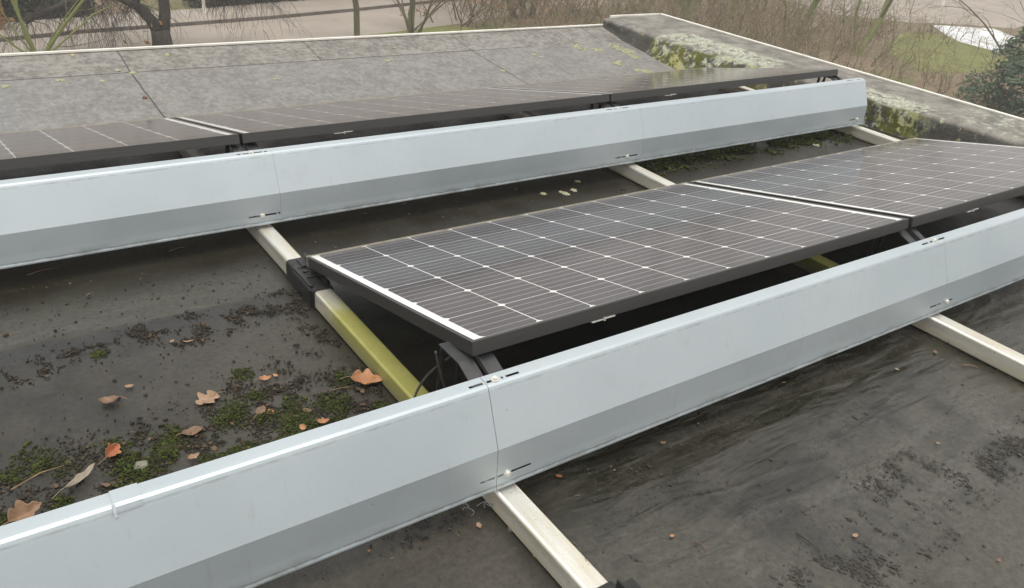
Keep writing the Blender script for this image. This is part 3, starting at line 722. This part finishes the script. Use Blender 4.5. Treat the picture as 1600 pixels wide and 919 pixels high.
def m_lawn():
    t = T('short_grass'); p = t.pos(); n = t.noise(p, 1.2, 5); f = t.noise(p, 20, 4, .7)
    return t.bsdf(Base_Color=t.mix(t.rng(n * .5 + f * .5, .3, .7), (.14, .155, .045), (.27, .27, .09)), Roughness=.95, Normal=t.bump(f, .8, .05))
gm, pvm, lwm = m_ground(), m_paving(), m_lawn()
tag(mesh('ground', [(-150, -150, GZ), (150, -150, GZ), (150, 150, GZ), (-150, 150, GZ)], [(0, 1, 2, 3)], gm), kind='structure')
def sheet(name, poly, z, mat): return tag(mesh(name, [(x, y, z) for x, y in poly], [tuple(range(len(poly)))], mat), kind='structure')
kl = [(-14, 16.0), (.57, 18.38), (2.25, 18.85), (3.81, 19.1), (6.79, 19.62), (9.41, 20.24), (13.72, 21.44), (22, 24.2)]
nl = [(22, 20.5), (14, 18.9), (11.2, 18.0), (9.4, 17.5), (7.15, 17.05), (5.5, 16.4), (3, 14.5), (-14, 11)]
sheet('road', kl + nl, GZ + .004, pvm)
fl = [(22, 26.2), (13.7, 23.4), (8.84, 21.9), (5.67, 20.95), (.71, 19.9), (-14, 17.6)]
sheet('pavement', kl + fl, GZ + .07, pvm)
g = G()
for (a, b) in zip(kl[:-1], kl[1:]):
    d = Vector((b[0]-a[0], b[1]-a[1], 0)).normalized(); q = Vector((-d.y, d.x, 0)) * -.05
    A, B = Vector((*a, GZ)), Vector((*b, GZ)); V = []
    for zz in (0.0, .085): V += [A + Vector((0, 0, zz)), B + Vector((0, 0, zz)), B + q + Vector((0, 0, zz)), A + q + Vector((0, 0, zz))]
    g.add([tuple(v) for v in V], [(3, 2, 1, 0), (4, 5, 6, 7), (0, 1, 5, 4), (1, 2, 6, 5), (2, 3, 7, 6), (3, 0, 4, 7)])
tag(g.build('kerb', mat_simple('dark_kerb', (.12, .10, .085), (.19, .16, .14), 3, .9)), kind='structure')
lawn = [(27.5, 14.2), (28.5, 12.6), (27.3, 10.9), (26.0, 9.9), (23.6, 9.4), (21.6, 10.0), (22.5, 11.6), (24.5, 13.2)]
sheet('lawn', lawn, GZ + .006, lwm)
sheet('verge', [(5.6, 16.6), (7.2, 17.1), (9.4, 17.55), (11.3, 18.05), (12, 17.2), (9, 16.0), (6, 15.5)], GZ + .010, lwm)
sheet('path', [(29.6, 14.7), (31.9, 13.6), (31.0, 12.2), (27.3, 11.0), (27.5, 12.4), (28.2, 13.3)], GZ + .012, mat_simple('pale_concrete', (.62, .62, .62), (.80, .80, .80), .9, .7))
sheet('side_road', [(26.5, 17.6), (29.0, 15.2), (31.4, 14.4), (33.0, 13.4), (46, 16), (46, 27), (30, 25)], GZ + .008, pvm)

# ---- plants
def m_bark(name, a, b, c=None, moss=0.):
    t = T(name); p = t.pos(); n = t.noise(t.scale(p, 6, 6, 2), 2, 5, .6); m2 = t.noise(p, 2.5, 4)
    col = t.mix(t.rng(n, .3, .7), a, b)
    if c: col = t.mix(t.rng(m2, .5 - moss * .3, .62 - moss * .3) * .9, col, c)
    return t.bsdf(Base_Color=col, Roughness=.9)
BK = dict(dark=m_bark('dark_tree_bark', (.030, .024, .020), (.065, .053, .043)),
          olive=m_bark('olive_bark', (.10, .085, .058), (.17, .145, .10), (.15, .15, .07), .3),
          moss=m_bark('mossy_bark', (.13, .125, .065), (.19, .18, .10), (.20, .23, .07), .85),
          tan=m_bark('tan_twigs', (.19, .145, .088), (.32, .25, .16)),
          brown=m_bark('brown_twigs', (.11, .08, .052), (.19, .145, .098)))
def grow(g, rnd, p, d, L, r, depth, spread=.6, droop=0., nseg=4, kids=(2, 4), shrink=.62, wob=.16, sides=5, tips=None, split=None):
    pts = [Vector(p)]; rad = [r]; d = Vector(d).normalized()
    for i in range(nseg):
        d = (d + Vector((rnd.gauss(0, wob), rnd.gauss(0, wob), rnd.gauss(0, wob) - droop))).normalized()
        pts.append(pts[-1] + d * L / nseg); rad.append(max(.0025, r * (1 - .55 * (i + 1) / nseg)))
    tgt = g if (split is None or depth >= split[1]) else split[0]
    tgt.tube([tuple(q) for q in pts], rad, sides if r > .02 else 3, cap=False)
    if depth <= 0:
        if tips is not None: tips.append((pts[-1], d))
        return
    for k in range(rnd.randint(*kids)):
        i = rnd.randint(1, nseg); a = Vector((rnd.gauss(0, 1), rnd.gauss(0, 1), rnd.gauss(0, .7))).normalized()
        grow(g, rnd, pts[i], d + a * spread, L * shrink * rnd.uniform(.7, 1.2), max(.003, rad[i] * .6), depth - 1, spread, droop, nseg, kids, shrink, wob, sides, tips, split)
def tree(name, loc, label, cat, bark, twigm, stems, depth, group=None, leaves=None, seed=1, **kw):
    rnd = random.Random(seed); root = empty(name, (loc[0], loc[1], GZ)); tag(root, label, cat, group)
    g = G(); cr = G(); tips = []
    for (px, py, d, L, r) in stems:
        grow(g, rnd, (px, py, -.05), d, L, r, depth, tips=tips, split=(cr, depth - 0), **kw)
    g.build('trunk', BK[bark], root, smooth=True)
    if cr.V: mesh('crown', cr.V, cr.F, BK[twigm], root)
    if leaves:
        n, mat, size = leaves; lg = G()
        for k in range(n):
            q, _ = tips[rnd.randrange(len(tips))]; q = q + Vector((rnd.gauss(0, .15), rnd.gauss(0, .15), rnd.gauss(0, .15)))
            a = Vector((rnd.gauss(0, 1), rnd.gauss(0, 1), rnd.gauss(0, 1))).normalized(); b = a.orthogonal().normalized(); s = size * rnd.uniform(.6, 1.3)
            lg.add([tuple(q - a * s), tuple(q + b * s * .6), tuple(q + a * s), tuple(q - b * s * .6)], [(0, 1, 2, 3)])
        mesh('leaves', lg.V, lg.F, mat, root)
    return root
LFO = m_island('orange_foliage', [(.42, .17, .05), (.30, .12, .04), (.50, .24, .08), (.36, .20, .08)], .7)
LFG = m_island('evergreen_foliage', [(.070, .105, .055), (.11, .16, .09), (.085, .125, .075), (.15, .20, .12)], .6)
LFD = m_island('hedge_foliage', [(.030, .042, .018), (.050, .062, .028), (.07, .075, .035), (.04, .05, .03)], .7)

# big dark tree with drooping twigs on the left
rnd = random.Random(11); root = empty('weeping_tree', (3.49, 17.0, GZ)); tag(root, 'dark forked tree with arching limb and drooping twigs beside the road', 'tree', 'trees around the building')
g = G(); cr = G()
g.tube([(0, 0, -.1), (.0, 0, .2), (-.02, 0, .42)], [.23, .21, .19], 10)
limbs = [[(-.05, 0, .36), (-.18, .0, .62), (-.40, .02, .90), (-.75, .05, 1.10), (-1.2, .1, 1.12), (-1.7, .1, 1.0), (-2.15, .15, .80), (-2.5, .2, .6)],
         [(.05, 0, .36), (.12, .0, .75), (.14, .05, 1.3), (.2, .1, 2.6), (.1, .2, 4.0), (.4, .3, 5.6)],
         [(-.40, .02, .9), (-.5, .1, 1.6), (-.9, .3, 2.5), (-1.2, .4, 3.6), (-1.1, .4, 4.8)],
         [(.14, .0, 1.35), (.6, -.1, 1.65), (1.1, -.1, 1.7), (1.6, 0, 1.5), (1.9, .1, 1.2)]]
for li, pts in enumerate(limbs):
    r0 = (.13, .14, .07, .07)[li]
    g.tube(pts, [r0 * (1 - .75 * i / (len(pts)-1)) for i in range(len(pts))], 8)
    for k in range(64):
        i = rnd.randint(3 if li < 2 else 2, len(pts) - 1); q = Vector(pts[i]).lerp(Vector(pts[i-1]), rnd.random())
        grow(cr, rnd, q, (rnd.gauss(0, .7), rnd.gauss(0, .5), .1), rnd.uniform(.45, 1.15), .011, 2, .8, .24, 5, (2, 4), .62, .16, 3)
g.build('trunk', BK['dark'], root, smooth=True); mesh('crown', cr.V, cr.F, BK['dark'], root)

def st(n, sp, L, r, lean=(0, 0, 0), up=1.0, seed=0, foot=.25):
    q = random.Random(seed); return [(q.gauss(0, foot), q.gauss(0, foot), (q.gauss(0, sp) + lean[0], q.gauss(0, sp) + lean[1], up), L * q.uniform(.7, 1.2), r * q.uniform(.7, 1.2)) for _ in range(n)]
TG = 'trees around the building'; SG = 'shrubs around the building'
tree('young_tree', (1.05, 16.6), 'mossy green forked young tree at the far left behind the roof', 'tree', 'moss', 'olive', [(0, 0, (-.25, 0, 1), 2.2, .045), (0, 0, (.22, 0, 1), 2.4, .045), (0, 0, (-.7, .1, .8), 2.0, .025), (0, 0, (.75, 0, .55), 1.9, .025), (0, 0, (.02, .1, 1), 2.6, .04), (0, 0, (-.45, 0, .9), 2.2, .02), (0, 0, (.5, .1, .9), 2.2, .02)], 3, TG, (60, LFO, .07), seed=3, kids=(2, 4), spread=.75)
tree('slim_tree', (8.15, 17.2), 'slim upright tree on the grass verge right of the road', 'tree', 'olive', 'olive', [(0, 0, (.02, 0, 1), 4.5, .085)], 3, TG, (40, LFO, .06), seed=5, kids=(4, 7), spread=.9, nseg=6, wob=.06)
tree('multi_stem_shrub', (9.75, 17.4), 'bare many-stemmed shrub fanning out beside the slim tree', 'shrub', 'olive', 'olive', st(7, .5, 2.2, .035, seed=4, foot=.12) + [(0, 0, (0, 0, 1), 3.6, .08)], 3, SG, (60, LFO, .07), seed=8, kids=(2, 4), spread=.6)
tree('leafy_shrub', (12.0, 18.2), 'low shrub with scattered orange leaves near the road end', 'shrub', 'brown', 'tan', st(16, .5, 1.6, .02, seed=6, foot=.6), 3, SG, (260, LFO, .06), seed=9, kids=(2, 4), spread=.7)
tree('dark_stem_tree', (14.3, 18.6), 'dark olive tree stem amid orange leaved bushes behind the rear edge', 'tree', 'olive', 'brown', st(5, .3, 3.2, .10, seed=7, foot=.2), 3, TG, (120, LFO, .06), seed=10, kids=(3, 5), spread=.7)
tree('orange_shrub', (15.6, 18.0), 'brown shrub holding most orange leaves, left of the parapet corner', 'shrub', 'brown', 'tan', st(20, .5, 1.8, .02, seed=12, foot=.7), 3, SG, (420, LFO, .06), seed=13, kids=(2, 4), spread=.7)
tree('leaning_tree', (18.6, 18.2), 'mossy stems leaning left over the rear roof edge', 'tree', 'moss', 'olive', [(0, 0, (-.75, 0, .8), 3.4, .07), (.3, .1, (-.6, .1, 1), 3.6, .06), (-.3, 0, (-.3, 0, 1), 3.2, .05), (.2, 0, (.3, 0, 1), 3.0, .05)], 3, TG, None, seed=14, kids=(3, 5), spread=.6)
tree('mossy_tree', (20.0, 17.6), 'V-shaped green mossy trunks rising just behind the parapet corner', 'tree', 'moss', 'olive', [(0, 0, (-.22, 0, 1), 5.5, .12), (.15, 0, (.28, 0, 1), 5.5, .12), (.1, .2, (.02, 0, 1), 4.5, .06)], 3, TG, None, seed=16, kids=(3, 6), spread=.7)
tree('mossy_tree', (21.4, 16.9), 'straight mossy green trunk right of the V-shaped one', 'tree', 'moss', 'olive', [(0, 0, (.10, 0, 1), 5.5, .11), (.3, .3, (.5, 0, 1), 4, .05)], 3, TG, None, seed=18, kids=(3, 6), spread=.7)
tree('mossy_tree', (21.0, 14.0), 'green mossy trunk leaning right above the middle of the parapet', 'tree', 'moss', 'olive', [(0, 0, (.28, .1, 1), 5.0, .11), (-.2, .2, (-.1, .1, 1), 4.6, .055)], 3, TG, None, seed=19, kids=(3, 6), spread=.7)
tree('mossy_tree', (21.6, 12.2), 'mossy trunk slanting steeply right, nearest the rear row end', 'tree', 'moss', 'olive', [(0, 0, (.55, .2, 1), 5.0, .10), (.3, .3, (.1, .2, 1), 4.4, .05)], 3, TG, None, seed=20, kids=(3, 6), spread=.7)
# the evergreen at the right edge
rnd = random.Random(30); root = empty('evergreen_bush', (19.7, 6.4, GZ)); tag(root, 'dense dark evergreen bush at the right edge beyond the parapet', 'bush', SG)
g = G(); g.tube([(0, 0, -.1), (.05, 0, 1.5), (0, .1, 3.4)], [.12, .08, .03], 8); g.build('trunk', BK['olive'], root, smooth=True); lg = G()
for k in range(15000):
    h = rnd.random() ** .8; a = rnd.uniform(0, 6.28); rr = (1.75 * (1 - h * .7)) * (rnd.random() ** .35) * (.8 + .35 * math.sin(a * 5 + h * 9))
    q = Vector((rr * math.cos(a), rr * math.sin(a), -.2 + h * 2.3)); n_ = noise.noise(q * 2.2)
    if n_ < -.12: continue
    A = Vector((rnd.gauss(0, 1), rnd.gauss(0, 1), rnd.gauss(0, .6))).normalized(); B = A.orthogonal().normalized(); s = rnd.uniform(.04, .09)
    lg.add([tuple(q - A * s), tuple(q + B * s * .4), tuple(q + A * s), tuple(q - B * s * .4)], [(0, 1, 2, 3)])
mesh('crown', lg.V, lg.F, LFG, root)
tree('grey_shrub', (27.8, 9.0), 'grey brown bare shrub above the evergreen at the right edge', 'shrub', 'brown', 'brown', st(26, .4, 2.6, .03, seed=41, foot=.9), 3, SG, None, seed=42, kids=(2, 4), spread=.7)
# hedges and shrubs over the road
def leafbox(name, loc, size, n, mat, label, cat, seed, group=None, rot=0.):
    rnd = random.Random(seed); root = empty(name, (*loc, GZ), (0, 0, rot)); tag(root, label, cat, group); lg = G(); tw = G()
    for k in range(n):
        q = Vector((rnd.uniform(-1, 1) * size[0], rnd.uniform(-1, 1) * size[1], rnd.random() ** .8 * size[2]))
        e = (abs(q.x) / size[0]) ** 4 + (q.z / size[2]) ** 4 + .4 * noise.noise(q * 1.5)
        if e > 1.15: continue
        A = Vector((rnd.gauss(0, 1), rnd.gauss(0, 1), rnd.gauss(0, .7))).normalized(); B = A.orthogonal().normalized(); s = rnd.uniform(.04, .08)
        lg.add([tuple(q - A * s), tuple(q + B * s * .5), tuple(q + A * s), tuple(q - B * s * .5)], [(0, 1, 2, 3)])
    for k in range(14): tw.tube([(rnd.uniform(-.8, .8) * size[0], 0, -.05), (rnd.uniform(-.8, .8) * size[0], 0, size[2] * .7)], [.03, .01], 5)
    mesh('foliage', lg.V, lg.F, mat, root); tw.build('stems', BK['brown'], root); return root
leafbox('hedge', (8.6, 22.1), (3.4, .5, 1.3), 16000, LFD, 'dark green hedge along the far side of the road, top edge', 'hedge', 51, None, R(14))
leafbox('green_shrub', (1.5, 20.9), (1.3, .7, 1.5), 8000, LFD, 'rounded dark green shrub across the road at the far left', 'shrub', 52, SG)
leafbox('rusty_shrub', (.1, 19.6), (.7, .5, 1.3), 2600, LFO, 'rusty brown leaved shrub in the top left corner', 'shrub', 53, SG)
# the brown thicket and the far wood, each read as one mass
def thicket(name, spots, label, seed, leafn=0, bark='tan'):
    rnd = random.Random(seed); g = G(); 
    for (x, y, n, L, foot) in spots:
        for k in range(n):
            p = (x + rnd.gauss(0, foot), y + rnd.gauss(0, foot), GZ - .03)
            grow(g, rnd, p, (rnd.gauss(0, .45), rnd.gauss(0, .45), 1), L * rnd.uniform(.5, 1.2), .016, 3, 1.0, 0., 3, (2, 3), .66, .22, 3)
    o = mesh(name, g.V, g.F, BK[bark]); return tag(o, label, 'thicket', kind='stuff')
q = random.Random(60); sp = []; so = []
for k in range(330):
    x = q.uniform(11.5, 30); y = q.uniform(4.5, 22)
    d = math.hypot(x + .9, y + 2.2); az = math.degrees(math.atan2(y + 2.2, x + .9))
    if not 16.5 < d < 33: continue
    if 21.5 < az < 31.5:
        if q.random() < .45: continue
        e = (x, y, 4, q.uniform(.35, .8), .7)
    else: e = (x, y, 5, q.uniform(.7, 1.7), .7)
    (sp if q.random() < .72 else so).append(e)
thicket('thicket', sp, 'tangle of bare tan brown bushes beyond the right parapet', 61)
thicket('mossy_thicket', so, 'olive green mossy twigs mixed into the brown bushes beyond the parapet', 63, bark='olive')
sp = [(q.uniform(16, 44), q.uniform(24, 34), 9, q.uniform(2, 4), 1.2) for k in range(34)] + [(q.uniform(-6, 16), q.uniform(24.5, 30), 8, q.uniform(1.5, 3), 1.2) for k in range(16)]
thicket('far_wood', sp, 'bare brown wood filling the distance across the road', 62, bark='brown')
# posts and a parked car across the road
g = G(); g.tube([(0, 0, -.05), (0, 0, 1.5)], .045, 10); g.tube([(0, 0, 1.5), (0, 0, 1.56)], [.05, .02], 10)
tag(g.build('road_post', MAT['white_trim'], loc=(5.35, 20.3, GZ + .1)), 'slim pale post on the far pavement right of the dark tree', 'post')
g = G(); g.tube([(0, 0, -.05), (0, 0, 1.1)], .09, 10); g.tube([(0, 0, 1.1), (0, 0, 1.2)], [.10, .04], 10)
tag(g.build('white_bollard', MAT['white_trim'], loc=(34.6, 17.3, GZ)), 'white bollard far off at the upper right', 'bollard')
root = empty('parked_car', (2.9, 24.6, GZ), (0, 0, R(12))); tag(root, 'pale parked car half hidden by branches at the top left', 'car')
cp = mat_simple('car_paint', (.55, .60, .64), (.62, .66, .70), 2, .3)
g = G(); prof = [(-2.1, .35), (-2.1, .75), (-1.3, .92), (-.7, 1.42), (.9, 1.44), (1.6, .98), (2.1, .85), (2.12, .35)]
g.V = []; n_ = len(prof); g.add([(a, -.85, b) for a, b in prof] + [(a, .85, b) for a, b in prof], [(i, (i+1) % n_, n_+(i+1) % n_, n_+i) for i in range(n_)] + [tuple(range(n_-1, -1, -1)), tuple(range(n_, 2*n_))]); g.build('body', cp, root, bevel=.03)
for sy in (-.84, .70):
    for sx in (-1.3, 1.35):
        g = G(); g.tube([(sx, sy, .32), (sx, sy + .16, .32)], .32, 18); wh = g.build('wheel', MAT['black'], root)
        g = G(); yy = sy - .004 if sy < 0 else sy + .164; g.tube([(sx, yy, .32), (sx, yy + .002, .32)], .19, 14); g.build('rim', MAT['steel'], wh)
glass = mat_simple('car_glass', (.02, .025, .03), (.03, .035, .04), 3, .1)
g = G(); g.sweep([(-1.15, .95), (-.68, 1.36), (-.02, 1.37), (-.02, .95)], 0, .006); 
g.V = [(a, -.858 + x_, b) for (x_, a, b) in g.V]; g.build('side_window', glass, root)
g = G(); g.sweep([(.05, .95), (.05, 1.37), (.86, 1.38), (1.4, .98)], 0, .006); g.V = [(a, -.858 + x_, b) for (x_, a, b) in g.V]; g.build('side_window', glass, root)
g = G(); g.box((2.06, -.75, .62), (2.13, -.5, .76)); g.build('tail_light', mat_simple('red_lens', (.5, .02, .02), (.6, .03, .03), 3, .3), root)

# ------------------------------------------------------------------ damp winter air
hm = bpy.data.materials.new('haze'); hm.use_nodes = True; ht = hm.node_tree; ht.nodes.remove(ht.nodes['Principled BSDF'])
pv = ht.nodes.new('ShaderNodeVolumePrincipled'); pv.inputs['Color'].default_value = (.95, .95, .94, 1); pv.inputs['Density'].default_value = .0042
ht.links.new(pv.outputs[0], ht.nodes['Material Output'].inputs['Volume'])
g = G(); g.box((-152, -152, GZ - 1), (152, 152, 9.0)); tag(g.build('haze', hm), kind='stuff')
